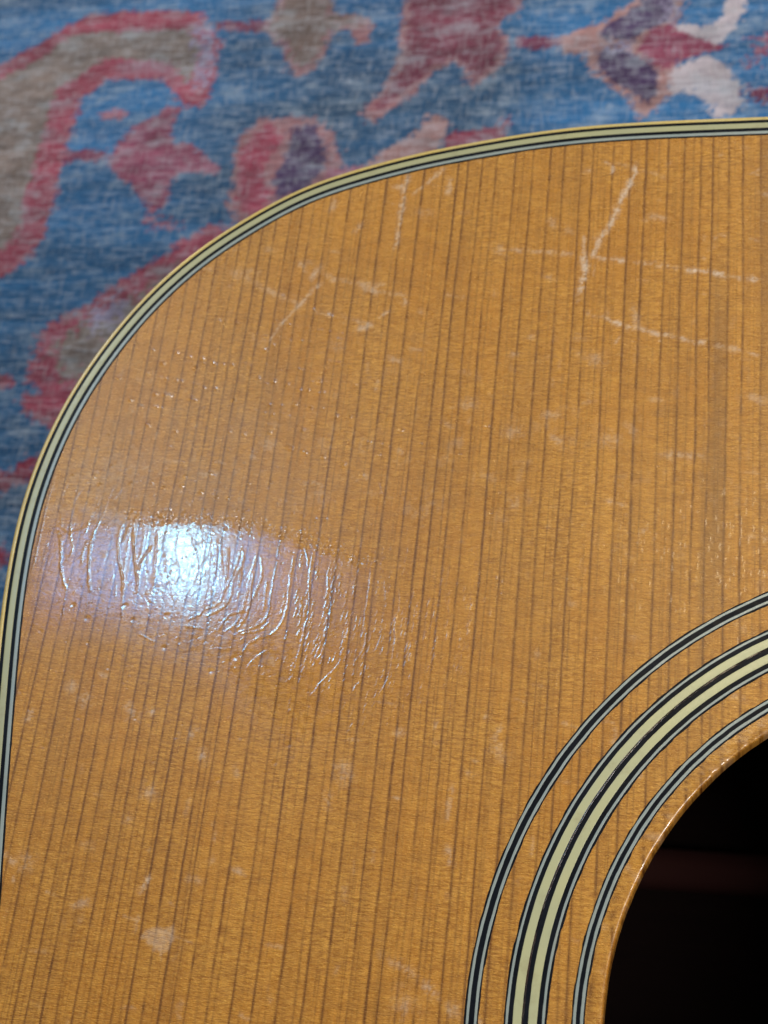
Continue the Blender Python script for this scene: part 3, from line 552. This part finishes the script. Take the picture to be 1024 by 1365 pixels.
def seg_dist(X, Y, p, rad, fn, GST):
    """calls fn(index slices, distance, t along the line) on the cells near a polyline of a regular grid"""
    x0g, y0g, st = X[0, 0], Y[0, 0], GST
    p = np.asarray(p, float)
    lo = p.min(0) - rad; hi = p.max(0) + rad
    a = max(0, int((lo[0] - x0g) / st)); b = min(X.shape[1], int((hi[0] - x0g) / st) + 2)
    c = max(0, int((lo[1] - y0g) / st)); d = min(X.shape[0], int((hi[1] - y0g) / st) + 2)
    if b - a < 1 or d - c < 1: return
    xs, ys = X[c:d, a:b], Y[c:d, a:b]
    jx = xs + .10 * noise2(xs * 1.6, ys * 1.6, 51); jy = ys + .10 * noise2(xs * 1.6, ys * 1.6, 52)
    D = np.full(xs.shape, 1e9); T = np.zeros(xs.shape)
    L = np.linalg.norm(np.diff(p, axis=0), axis=1); tot = L.sum() + 1e-9; acc = 0
    for i in range(len(p) - 1):
        v = p[i + 1] - p[i]; l2 = (v ** 2).sum() + 1e-12
        t = np.clip(((jx - p[i, 0]) * v[0] + (jy - p[i, 1]) * v[1]) / l2, 0, 1)
        dd = np.hypot(jx - p[i, 0] - t * v[0], jy - p[i, 1] - t * v[1])
        m = dd < D; D[m] = dd[m]; T[m] = (acc + t[m] * L[i]) / tot; acc += L[i]
    fn((slice(c, d), slice(a, b)), D, T)

def smooth_poly(p):
    p = np.asarray(p, float)
    if len(p) < 3: return p
    o = [p[0]]
    for i in range(1, len(p) - 1):
        o += [p[i] * .75 + p[i - 1] * .25, p[i] * .75 + p[i + 1] * .25]
    return np.array(o + [p[-1]])

def surface_fields(gx, gy, GST):
    rng = np.random.default_rng(17)
    GX, GY = np.meshgrid(gx, gy)
    H = np.zeros(GX.shape, np.float32); HAZE = H.copy(); GLO = H.copy(); STAIN_VEIL = H.copy()

    # glossy crazed patch of lacquer
    n1 = noise2(GX * .35, GY * .35, 31); n2 = noise2(GX * 1.3, GY * 1.3, 32)
    def bmm(a, r): return box(a, max(1, int(round(r / GST))))
    def box(a, n):
        for ax in (0, 1):
            c = np.cumsum(np.pad(a, [(n + 1, n) if i == ax else (0, 0) for i in (0, 1)], 'edge').astype(np.float64), axis=ax)
            c = np.take(c, np.arange(2 * n + 1, c.shape[ax]), ax) - np.take(c, np.arange(0, c.shape[ax] - 2 * n - 1), ax)
            a = c / (2 * n + 1)
        return a
    soft = inside(GX + .8 * n1, GY + .8 * n1, np.vstack([np.array(GLOSS) + np.where(np.array(GLOSS)[:, 1:] > 66, [0, 4.], [0, -7.])])).astype(np.float32)
    ge = np.array(GLOSS_EDGE); o_ = np.argsort(ge[:, 0]); eb = np.interp(GX[0], ge[o_, 0], ge[o_, 1])[None, :]
    ebs = np.clip((eb + 1.1 * n1 + 1.1 * n2 + .5 * noise2(GX * 3, GY * 3, 34) - GY) / (1.5 + 3.5 * np.clip((-131 - GX) / 6, 0, 1)) + .5, 0, 1)
    GL0 = np.clip(bmm(bmm(bmm(soft, 2.1), 2.1), 1.2) * ebs, 0, 1)
    GLO = GL0 * np.clip(1.08 + .4 * n2 + .2 * noise2(GX * 3.1, GY * 2.3, 33), .2, 1) * np.clip((-74 - GX) / 26, 0, 1) ** .7
    H += (.030 * bmm(GL0, .45)).astype(np.float32)

    def crack(w_, h_, p):
        def fn(sl, D, T):
            env = np.clip(np.minimum(T, 1 - T) * 6 + .35, 0, 1) * (.75 + .35 * noise2(T * 9 + p[0][0], D * 0 + p[0][1], 41))
            s = (.095 if h_ > 0 else .075) * w_ + .048
            GLO[sl] = np.maximum(GLO[sl], .9 * env * np.exp(-(D / (s * 1.3)) ** 4))
            if h_ > 0: H[sl] += (.026 * h_ * env * np.exp(-(D / s) ** 2)).astype(np.float32)
            else: H[sl] += (.015 * h_ * env * np.exp(-(D / (s * .8)) ** 2) + .003 * abs(h_) * env * np.exp(-(D / (s * 2.0)) ** 2)).astype(np.float32)
        seg_dist(GX, GY, p, 1.2, fn, GST)
    for w_, h_, p in CRACKS: crack(w_, h_, smooth_poly(p))

    # fine crackle cells between the large cracks
    u = GX / 1.25 + .5 * n1; v = GY / 2.6 + .3 * n2; ui = np.floor(u); vi = np.floor(v)
    Tj = np.random.default_rng(77).random((2, 64, 64)); f1 = np.full(GX.shape, 9.); f2 = f1.copy()
    for a in (-1, 0, 1):
        for b in (-1, 0, 1):
            ci = (ui + a).astype(int); cj = (vi + b).astype(int)
            dd = np.hypot(ci + Tj[0][cj & 63, ci & 63] - u, cj + Tj[1][cj & 63, ci & 63] - v)
            f2 = np.minimum(np.maximum(f1, dd), f2); f1 = np.minimum(f1, dd)
    cell = np.exp(-((f2 - f1) / .065) ** 2) * np.clip(.55 + 1.1 * n1 + .6 * n2, 0, 1)
    H -= (.0052 * cell * GL0).astype(np.float32)
    # broken short flakes and crazing right of the patch
    for k in range(210):
        x = rng.uniform(-104, -74) if k < 150 else rng.uniform(-74, -58); y = 57 + rng.normal(0, 6.5) - (x + 95) * .10
        y = np.clip(y, 41, 69); l = rng.uniform(.5, 1.8); n = rng.integers(1, 4)
        for q in range(n):
            xx = x + rng.normal(0, .06); yy = y - q * (l + .3)
            crack(.35 + .45 * rng.random(), rng.uniform(.5, 1.25) * (1 if k < 150 else .7), [(xx, yy), (xx - .10 * l + rng.normal(0, .05), yy - l * .5), (xx - .22 * l, yy - l)])
    # fine scuffs scattered over the worn zone
    for k in range(420):
        x = rng.uniform(-150, -70); y = 62 + rng.normal(0, 17)
        if y > 88: continue
        a = rng.uniform(0, math.pi); l = rng.uniform(.2, 1.1)
        crack(.25 + .3 * rng.random(), rng.uniform(.25, .8), [(x, y), (x + l * math.cos(a) * .5, y + l * math.sin(a))])
    # small bright splinters along the pale band above the rosette
    for k in range(260):
        x = rng.uniform(-74, -28); y = 70 + rng.normal(0, 5.5) + (x + 50) * .06; l = rng.uniform(.3, 1.6)
        crack(.2 + .3 * rng.random(), rng.uniform(.4, 1.), [(x, y), (x + rng.normal(0, .06), y - l)])

    def pit(x, y, r, d):
        st = GST; i = int((x - gx[0]) / st); j = int((y - gy[0]) / st); n = int(r * 3 / st) + 1
        if i < n or j < n or i >= len(gx) - n or j >= len(gy) - n: return
        sl = (slice(j - n, j + n + 1), slice(i - n, i + n + 1))
        q = np.hypot(GX[sl] - x, (GY[sl] - y) * 1.1) / r
        GLO[sl] = np.maximum(GLO[sl], np.exp(-(q / 1.1) ** 4) * min(1, abs(d) / .03))
        H[sl] += (d * (-np.exp(-q ** 2 * 1.2) + .14 * np.exp(-((q - 1.3) / .45) ** 2))).astype(np.float32)
    for x, y in DINGS:
        pit(x, y, rng.uniform(.32, .52), rng.uniform(.06, .09) * (1. if y > 70 else .3))
    for k in range(16):                                   # trails of small dents running across the grain
        x = rng.uniform(-143, -88); y = rng.uniform(74, 112); a = rng.normal(-.16, .06)
        for q in range(rng.integers(4, 12)):
            x += rng.uniform(.5, 2.4); pit(x, y + a * q * 1.4 + rng.normal(0, .15), rng.uniform(.16, .42), rng.uniform(.025, .06))
    ed = np.array(GLOSS_EDGE)
    for k in range(420):                                  # bubbled rim of the glossy patch
        t = rng.random(); u = t * (len(ed) - 1); i = int(min(u, len(ed) - 2)); p = ed[i] + (ed[i + 1] - ed[i]) * (u - i)
        pit(p[0] + rng.normal(0, .5), p[1] + .2 + rng.normal(0, .75), rng.uniform(.14, .38), rng.uniform(.02, .06) * rng.choice([1, -.8]))
    for k in range(330):                                  # scattered pinholes
        x = rng.uniform(-150, -62); y = 66 + rng.normal(0, 13)
        pit(x, y, rng.uniform(.1, .24), rng.uniform(.012, .045) * (1 if y > 70 else .35))
    for k in range(140):
        pit(rng.uniform(-145, -32), rng.uniform(0, 140), rng.uniform(.08, .2), rng.uniform(.008, .03))

    # dry white scratches; the dotted ones break up over the hard grain lines
    GR = grain_field(GX, GY)
    GRB = np.clip(bmm(GR, .2) * 1.5, 0, 1); brk = noise2(GX * .9, GY * .9, 61); fine = noise2(GX * 3.2, GY * 3.2, 62)
    extra = []
    for k in range(280):
        x = rng.uniform(-146, -30); y = rng.uniform(-8, 146); a = rng.choice([rng.normal(-.15, .15), rng.normal(1.5, .3)]); l = rng.uniform(.4, 3.0)
        extra.append((rng.uniform(.10, .30), rng.uniform(.10, .42), 1, [(x, y), (x + l * math.cos(a), y + l * math.sin(a))]))
    for o_, w_, dot, p in list(SCRATCHES) + extra:
        p = np.asarray(p, float) if len(p) < 3 else smooth_poly(p)
        def fn(sl, D, T):
            e = np.exp(-(D / (w_ * 1.25 * (1 + .4 * brk[sl] + .3 * fine[sl]))) ** 2) * np.clip(np.minimum(T, 1 - T) * 8 + .45, 0, 1)
            e *= np.clip(.80 + .85 * fine[sl] + .4 * brk[sl], .05, 1.2)
            if dot: e *= np.clip(1.15 - 1.6 * GRB[sl] + .45 * brk[sl], .08, 1.15)
            HAZE[sl] = np.maximum(HAZE[sl], np.minimum(1.15 * o_, .8) * e)
            H[sl] -= (.010 * o_ * np.exp(-(D / (w_ * 1.2)) ** 2)).astype(np.float32)
        seg_dist(GX, GY, p, w_ * 3 + .3, fn, GST)
    cm = inside(GX + .35 * fine + .3 * brk, GY + .35 * fine - .3 * brk, CHIP).astype(np.float32); cm = bmm(cm, .15)
    HAZE = np.maximum(HAZE, cm * (.37 + .14 * fine)); H -= (.02 * cm).astype(np.float32)
    # milky bloom in the worn lacquer, then the highlight's veil painted over it
    bl = np.clip(noise2(GX * .5, GY * .32, 71) * .6 + noise2(GX * 1.7, GY * 1.2, 72) * .5 - .28, 0, 1)
    zone = np.exp(-((GY - 82) / 22.) ** 2) * (.35 + .65 * np.exp(-((GX + 110) / 40.) ** 2))
    HAZE = np.maximum(HAZE, (.38 * bl * zone * np.clip((GY - 62) / 12, .3, 1)))
    HAZE = np.maximum(HAZE, .22 * np.exp(-((GX + 139 - .3 * (GY - 80)) / 14.) ** 2 - ((GY - 80) / 9.) ** 2) * np.clip(.75 + .6 * n2 + .5 * fine, .1, 1.3))  # pale lamp glare above the highlight, painted in as haze
    spk = np.clip(noise2(GX * 1.1, GY * .8, 73) - .72, 0, 1) * 2.2
    HAZE = np.maximum(HAZE, .34 * spk * np.clip(zone + .12, 0, 1))
    # dull grey-brown veil of the lamp's light, painted into the colour
    lamp_veil = np.exp(-((GX + 122) / 34.) ** 2 - ((GY - 76) / 27.) ** 2) * np.clip(.8 + .35 * n1 + .25 * n2, .3, 1.2)
    HAZE = np.maximum(HAZE, .13 * lamp_veil); STAIN_VEIL += .44 * lamp_veil
    # dark streak beside the seam and unfaded wood next to the fingerboard
    STAIN_VEIL += .85 * np.exp(-((GX + 37.4 + .3 * brk) / 1.25) ** 4) * np.clip((128 - GY) / 22, 0, 1) * np.clip((GY - 52) / 20, 0, 1)
    STAIN_VEIL += .60 * np.exp(-((GX + 39.3 + .25 * n1) / .7) ** 2) * np.clip((96 - GY) / 14, 0, 1) * np.clip((GY - 40) / 12, .25, 1)
    STAIN_VEIL += .62 / (1 + np.exp(-(GX + 30.9) * 6)) * np.clip((GY - 60) / 50, 0, 1)
    STAIN_VEIL += .22 * np.clip(noise2(GX * .16, GY * .05, 75), 0, 1) + .12 * np.clip(noise2(GX * .9, GY * .12, 76), 0, 1)
    H += (.0045 * noise2(GX * .16, GY * .11, 81) + .0016 * noise2(GX * .8, GY * .5, 82) + .0006 * noise2(GX * 2.6, GY * 2.0, 83)).astype(np.float32)
    H -= (.0022 * GR).astype(np.float32)

    return GX, GY, H, dict(grain=GR, haze=HAZE, gloss=GLO, stain_veil=STAIN_VEIL)

cutA = off(3.95, 0)[:, :2]; cutB = off(2.4, 0)[:, :2]
Vs, Fs, At, base = [], [], {k: [] for k in ('grain', 'haze', 'gloss', 'stain_veil')}, 0
def add_grid(X, Y, Z, keep, at):
    global base
    ny, nx = X.shape
    idx = np.arange(nx * ny).reshape(ny, nx)
    q = np.stack([idx[:-1, :-1], idx[:-1, 1:], idx[1:, 1:], idx[1:, :-1]], -1)[keep]
    used = np.unique(q); remap = np.full(nx * ny, -1, np.int64); remap[used] = np.arange(len(used))
    Vs.append(np.stack([X, Y, Z], -1).reshape(-1, 3)[used]); Fs.append(remap[q] + base); base += len(used)
    for k in At: At[k].append(at[k].reshape(-1)[used] if k in at else np.zeros(len(used)))
G1, G2 = .18, .10
FX0, FY0, FX1, FY1 = -152.1, -12.0, -152.1 + G1 * 696, -12.0 + G1 * 899
PX0, PX1, PY0, PY1 = FX0, FX0 + G1 * 460, FY0 + G1 * 270, FY0 + G1 * 560       # the crazed area gets a finer mesh
def flat_part(gx, gy, st, hole):
    GX, GY, H, at = surface_fields(gx, gy, st)
    cx = GX[:-1, :-1] + st / 2; cy = GY[:-1, :-1] + st / 2
    t_ = np.clip(np.minimum.reduce([GX - FX0, FX1 - GX, GY - FY0, FY1 - GY]) / 1.0, 0, 1) * np.clip((np.hypot(GX, GY) - 53.6) / .8, 0, 1)
    keep = inside(cx, cy, cutA) & (np.hypot(cx, cy) > 54.2)
    if hole: keep &= ~((cx > PX0) & (cx < PX1) & (cy > PY0) & (cy < PY1))
    add_grid(GX, GY, H * t_, keep, at)
flat_part(FX0 + G1 * np.arange(697), FY0 + G1 * np.arange(900), G1, True)
flat_part(np.linspace(PX0, PX1, int(round((PX1 - PX0) / G2)) + 1), np.linspace(PY0, PY1, int(round((PY1 - PY0) / G2)) + 1), (PX1 - PX0) / round((PX1 - PX0) / G2), False)
x0, x1, y0, y1 = FX0, FX1, FY0, FY1
for ax, bx, ay, by in ((-212, x0, -352, 156), (x1, 212, -352, 156), (x0, x1, -352, y0), (x0, x1, y1, 156)):
    xs = np.linspace(ax, bx, max(2, int((bx - ax) / .7) + 1)); ys = np.linspace(ay, by, max(2, int((by - ay) / 3.) + 1))
    X, Y = np.meshgrid(xs, ys); c1 = (X[:-1, :-1] + X[1:, 1:]) / 2; c2 = (Y[:-1, :-1] + Y[1:, 1:]) / 2
    add_grid(X, Y, X * 0, inside(c1, c2, cutB) & (np.hypot(c1, c2) > 54.3), dict(grain=grain_field(X, Y)))
# rounded lip of the sound hole
th = np.linspace(0, 2 * math.pi, 1440, endpoint=False)
jr = .05 * noise2(th * 40, th * 0, 91) + .10 * noise2(th * 9, th * 0 + 3, 92)
prof = [(54.7, 0), (54.2, 0), (53.6, 0), (53.0, 0), (52.3, 0), (51.8, -.005), (51.62, -.02), (51.46, -.06), (51.3, -.13), (51.16, -.24), (51.06, -.42), (51.0, -.8), (51.0, -3.0)]
rows = []
for k, (r_, z_) in enumerate(prof):
    f_ = np.clip((53.4 - r_) / 1.5, 0, 1)
    f2 = np.clip((52.2 - r_) / .8, 0, 1) * np.clip(.5 + 1.4 * noise2(th * 4.3, th * 0, 96), .05, 1)
    rr_ = r_ + jr * f_ * .5; zz = z_ + f2 * (.06 * noise2(th * 60, th * 0 + k * .9, 93) + .06 * noise2(th * 150, th * 0 + k * 1.3, 95)) * (1 if k < 11 else 0)
    rows.append(np.stack([rr_ * np.cos(th), rr_ * np.sin(th), np.zeros_like(th) + zz], 1))
V, F = sweep(rows)
Vs.append(V); Fs.append(F[:, ::-1] + base); base += len(V)
At['grain'].append(grain_field(V[:, 0], V[:, 1])); 
n_lip = noise2(V[:, 0] * .7, V[:, 1] * .7, 94)
At['haze'].append(.45 * np.clip(n_lip - .45, 0, 1)); At['gloss'].append(np.clip(.45 + .6 * noise2(V[:, 0] * 1.3, V[:, 1] * 1.3, 97), .05, 1)); At['stain_veil'].append(.10 * np.clip((51.9 - np.hypot(V[:, 0], V[:, 1])) * 3, 0, 1))
Vall = np.concatenate(Vs); Fall = np.concatenate(Fs)
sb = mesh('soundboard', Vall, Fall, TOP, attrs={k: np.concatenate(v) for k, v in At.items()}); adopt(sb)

# ------------------------------------------------------------------ binding and purfling round the edge
def part(o): return adopt(o)
def child(o, p): o.parent = p; return o
V, F = sweep([off(.86, .02), off(.80, .065), off(.55, .075), off(.36, .05), off(.20, -.02), off(.08, -.16), off(.015, -.36), off(0, -.6), off(0, -3), off(0, -6.5)])
part(mesh('binding', V, F, BIND))
V, F = sweep([off(.84, .0), off(.88, .038), off(.93, .045), off(1.0, .047), off(4.0, .047, .05, 5), off(4.08, .045, .05, 5), off(4.14, .03, .05, 5), off(4.19, -.01, .05, 5)])
pf = part(mesh('purfling', V, F, BLACK))
strip('cream_line', 1.48, 2.60, .078, PCREAM, pf)
strip('white_line', 3.24, 3.87, .076, WHITE, pf)
# sides, back and the dark inside
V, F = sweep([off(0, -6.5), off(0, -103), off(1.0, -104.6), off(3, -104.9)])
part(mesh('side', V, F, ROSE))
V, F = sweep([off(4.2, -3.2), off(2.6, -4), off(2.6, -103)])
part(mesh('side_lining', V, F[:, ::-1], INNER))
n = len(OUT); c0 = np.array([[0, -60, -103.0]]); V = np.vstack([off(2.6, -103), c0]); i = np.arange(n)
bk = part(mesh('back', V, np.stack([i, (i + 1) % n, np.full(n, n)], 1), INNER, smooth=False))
def brace(y, w_, h_, L):
    xs = np.linspace(-L, L, 41); t = np.abs(xs) / L; hh = h_ * np.clip((1 - t) * 5, .15, 1)
    pr = [(-w_ / 2, 0), (-w_ / 2, .7), (-w_ / 3, .92), (0, 1), (w_ / 3, .92), (w_ / 2, .7), (w_ / 2, 0)]
    V, F = sweep([np.stack([xs, xs * 0 + y + a, -103 + hh * b], 1) for a, b in pr], closed=False)
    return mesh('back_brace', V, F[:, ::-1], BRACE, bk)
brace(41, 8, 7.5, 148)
# underside of the top
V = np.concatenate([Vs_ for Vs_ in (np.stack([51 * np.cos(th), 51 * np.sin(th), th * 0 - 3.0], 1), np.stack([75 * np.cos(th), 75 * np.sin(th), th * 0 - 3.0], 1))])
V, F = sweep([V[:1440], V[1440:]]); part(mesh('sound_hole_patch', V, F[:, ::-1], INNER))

# ------------------------------------------------------------------ rosette rings
def ring_row(r_, z_, seed=None, amp=0.0):
    rr_ = r_ + (amp * (np.clip(noise2(th * 34, th * 0 + seed, 100 + seed) * 2.2, -1, 1) + .5 * noise2(th * 120, th * 0, 120 + seed)) if amp else 0)
    return np.stack([rr_ * np.cos(th), rr_ * np.sin(th), np.zeros_like(th) + z_], 1)
def ring(name, r1, r2, z, mat, parent=None, amp=0.0, seed=1, bev=.06):
    V, F = sweep([ring_row(r1, z - .07, seed, amp), ring_row(r1 - bev * .5, z - .02, seed, amp), ring_row(r1 - bev, z, seed, amp), ring_row(r1 - bev - .05, z + .001, seed, amp), ring_row(r2 + bev + .05, z + .001, seed + 1, amp), ring_row(r2 + bev, z, seed + 1, amp), ring_row(r2 + bev * .5, z - .02, seed + 1, amp), ring_row(r2, z - .07, seed + 1, amp)])
    return mesh(name, V, F[:, ::-1], mat, parent)
def rosette(r1, r2, seed, lines):
    b = part(ring('rosette_ring', r1, r2, .045, BLACK, None, .05, seed))
    for nm, a, c, m, amp in lines: ring(nm, a, c, .066, m, b, amp, seed + 3)
rosette(69.62, 67.62, 2, [('white_line', 69.40, 68.98, WHITE, .02), ('white_line', 68.28, 67.86, WHITE, .02)])
rosette(64.27, 58.38, 7, [('white_line', 64.0, 63.60, WHITE, .015), ('cream_line', 63.02, 61.77, CREAM, .012), ('cream_line', 60.93, 59.68, CREAM, .012), ('brown_line', 61.76, 61.52, BROWN, .05), ('white_line', 59.08, 58.67, WHITE, .015)])
rosette(55.18, 53.32, 12, [('white_line', 54.98, 54.54, WHITE, .02), ('white_line', 54.02, 53.56, WHITE, .02)])

# ------------------------------------------------------------------ rug
COL = dict(slate=hexc(50, 84, 116), blue=hexc(50, 114, 168), red=hexc(164, 74, 96), tan=hexc(140, 124, 118), rose=hexc(165, 108, 128), lilac=hexc(160, 150, 180), mauve=hexc(150, 78, 105),
           maroon=hexc(128, 58, 90), maroon2=hexc(128, 62, 82), red2=hexc(150, 52, 78), salmon=hexc(160, 112, 118), salmon2=hexc(178, 134, 132), brown=hexc(132, 112, 106),
           purple=hexc(82, 62, 100), pinkred=hexc(152, 70, 96), cream=hexc(196, 184, 192))
MOTIFS = MOTIFS + [(c, s_, [(x + dx, y + dy) for x, y in p]) for dx, dy, ks in ((-78, -112, range(4, 7)), (-150, -120, range(10, 17)), (-125, -40, range(8, 10))) for c, s_, p in (MOTIFS[k] for k in ks)]
RX0, RX1, RY0, RY1 = -320., -10., 60., 330.
def dye(X, Y):
    # the knotted field repeats by mirror images beyond the part in view
    px = np.abs(((X - RX0) / (RX1 - RX0)) % 2 - 1); px = RX0 + (1 - px) * (RX1 - RX0)
    py = np.abs(((Y - RY0) / (RY1 - RY0)) % 2 - 1); py = RY0 + (1 - py) * (RY1 - RY0)
    C = np.empty(X.shape + (3,)); C[:] = COL['blue']
    for bx, by, sx, sy, am in ABRASH:
        k_ = am * np.exp(-((px - bx) / sx) ** 2 - ((py - by) / sy) ** 2)[..., None]
        C = C * (1 - k_) + np.array(COL['slate']) * k_
    C *= 1 + .30 * noise2(py * .12 + 5, px * .012, 201)[..., None] + .18 * noise2(py * .45 + 5, px * .03, 207)[..., None]
    wx = noise2(X * .16, Y * .16, 203); wy = noise2(X * .16, Y * .16, 204); jx = noise2(X * .9, Y * 1.3, 205); jy = noise2(X * .9, Y * 1.3, 206)
    r_ = np.random.default_rng(5); jx = jx + .6 * r_.standard_normal(X.shape); jy = jy + .35 * r_.standard_normal(X.shape)
    for c, sft, p in MOTIFS:
        j = .95 * sft
        ins = inside(px + .5 * wx + j * jx, py + .5 * wy + j * jy, p)
        C[ins] = np.array(COL[c]) * (1 + .14 * wx[ins][:, None] + .22 * noise2(X[ins] * .12, Y[ins] * .35, 208)[:, None])
    return C.reshape(-1, 3)
Vs, Fs, Cs, base = [], [], [], 0
def rug_grid(ax, bx, ay, by, st, lift):
    global base
    X, Y = np.meshgrid(np.linspace(ax, bx, int((bx - ax) / st) + 1), np.linspace(ay, by, int((by - ay) / st) + 1))
    ny, nx = X.shape; idx = np.arange(nx * ny).reshape(ny, nx)
    Z = -105.15 + .25 * noise2(X * .05, Y * .05, 210) * lift
    Fs.append(np.stack([idx[:-1, :-1], idx[:-1, 1:], idx[1:, 1:], idx[1:, :-1]], -1).reshape(-1, 4) + base)
    Vs.append(np.stack([X, Y, Z], -1).reshape(-1, 3)); Cs.append(dye(X, Y)); base += nx * ny
rug_grid(-300, -10, 60, 330, .7, 0)
for ax, bx, ay, by in ((-900, -300, -700, 1000), (-10, 700, -700, 1000), (-300, -10, -700, 60), (-300, -10, 330, 1000)): rug_grid(ax, bx, ay, by, 4., 0)
e = np.array([(-900, -700, -105.15), (700, -700, -105.15), (700, 1000, -105.15), (-900, 1000, -105.15)], float); e2 = e.copy(); e2[:, 2] -= 8
Vs.append(np.vstack([e, e2])); Fs.append(np.array([(0, 1, 5, 4), (1, 2, 6, 5), (2, 3, 7, 6), (3, 0, 4, 7), (7, 6, 5, 4)]) + base); Cs.append(np.tile(COL['blue'], (8, 1)))
rug = mesh('rug', np.concatenate(Vs), np.concatenate(Fs), RUG, attrs={'dye': np.concatenate(Cs)})
rug['label'] = 'faded blue wool rug with red, maroon and cream floral motifs under the guitar'
rug['category'] = 'rug'
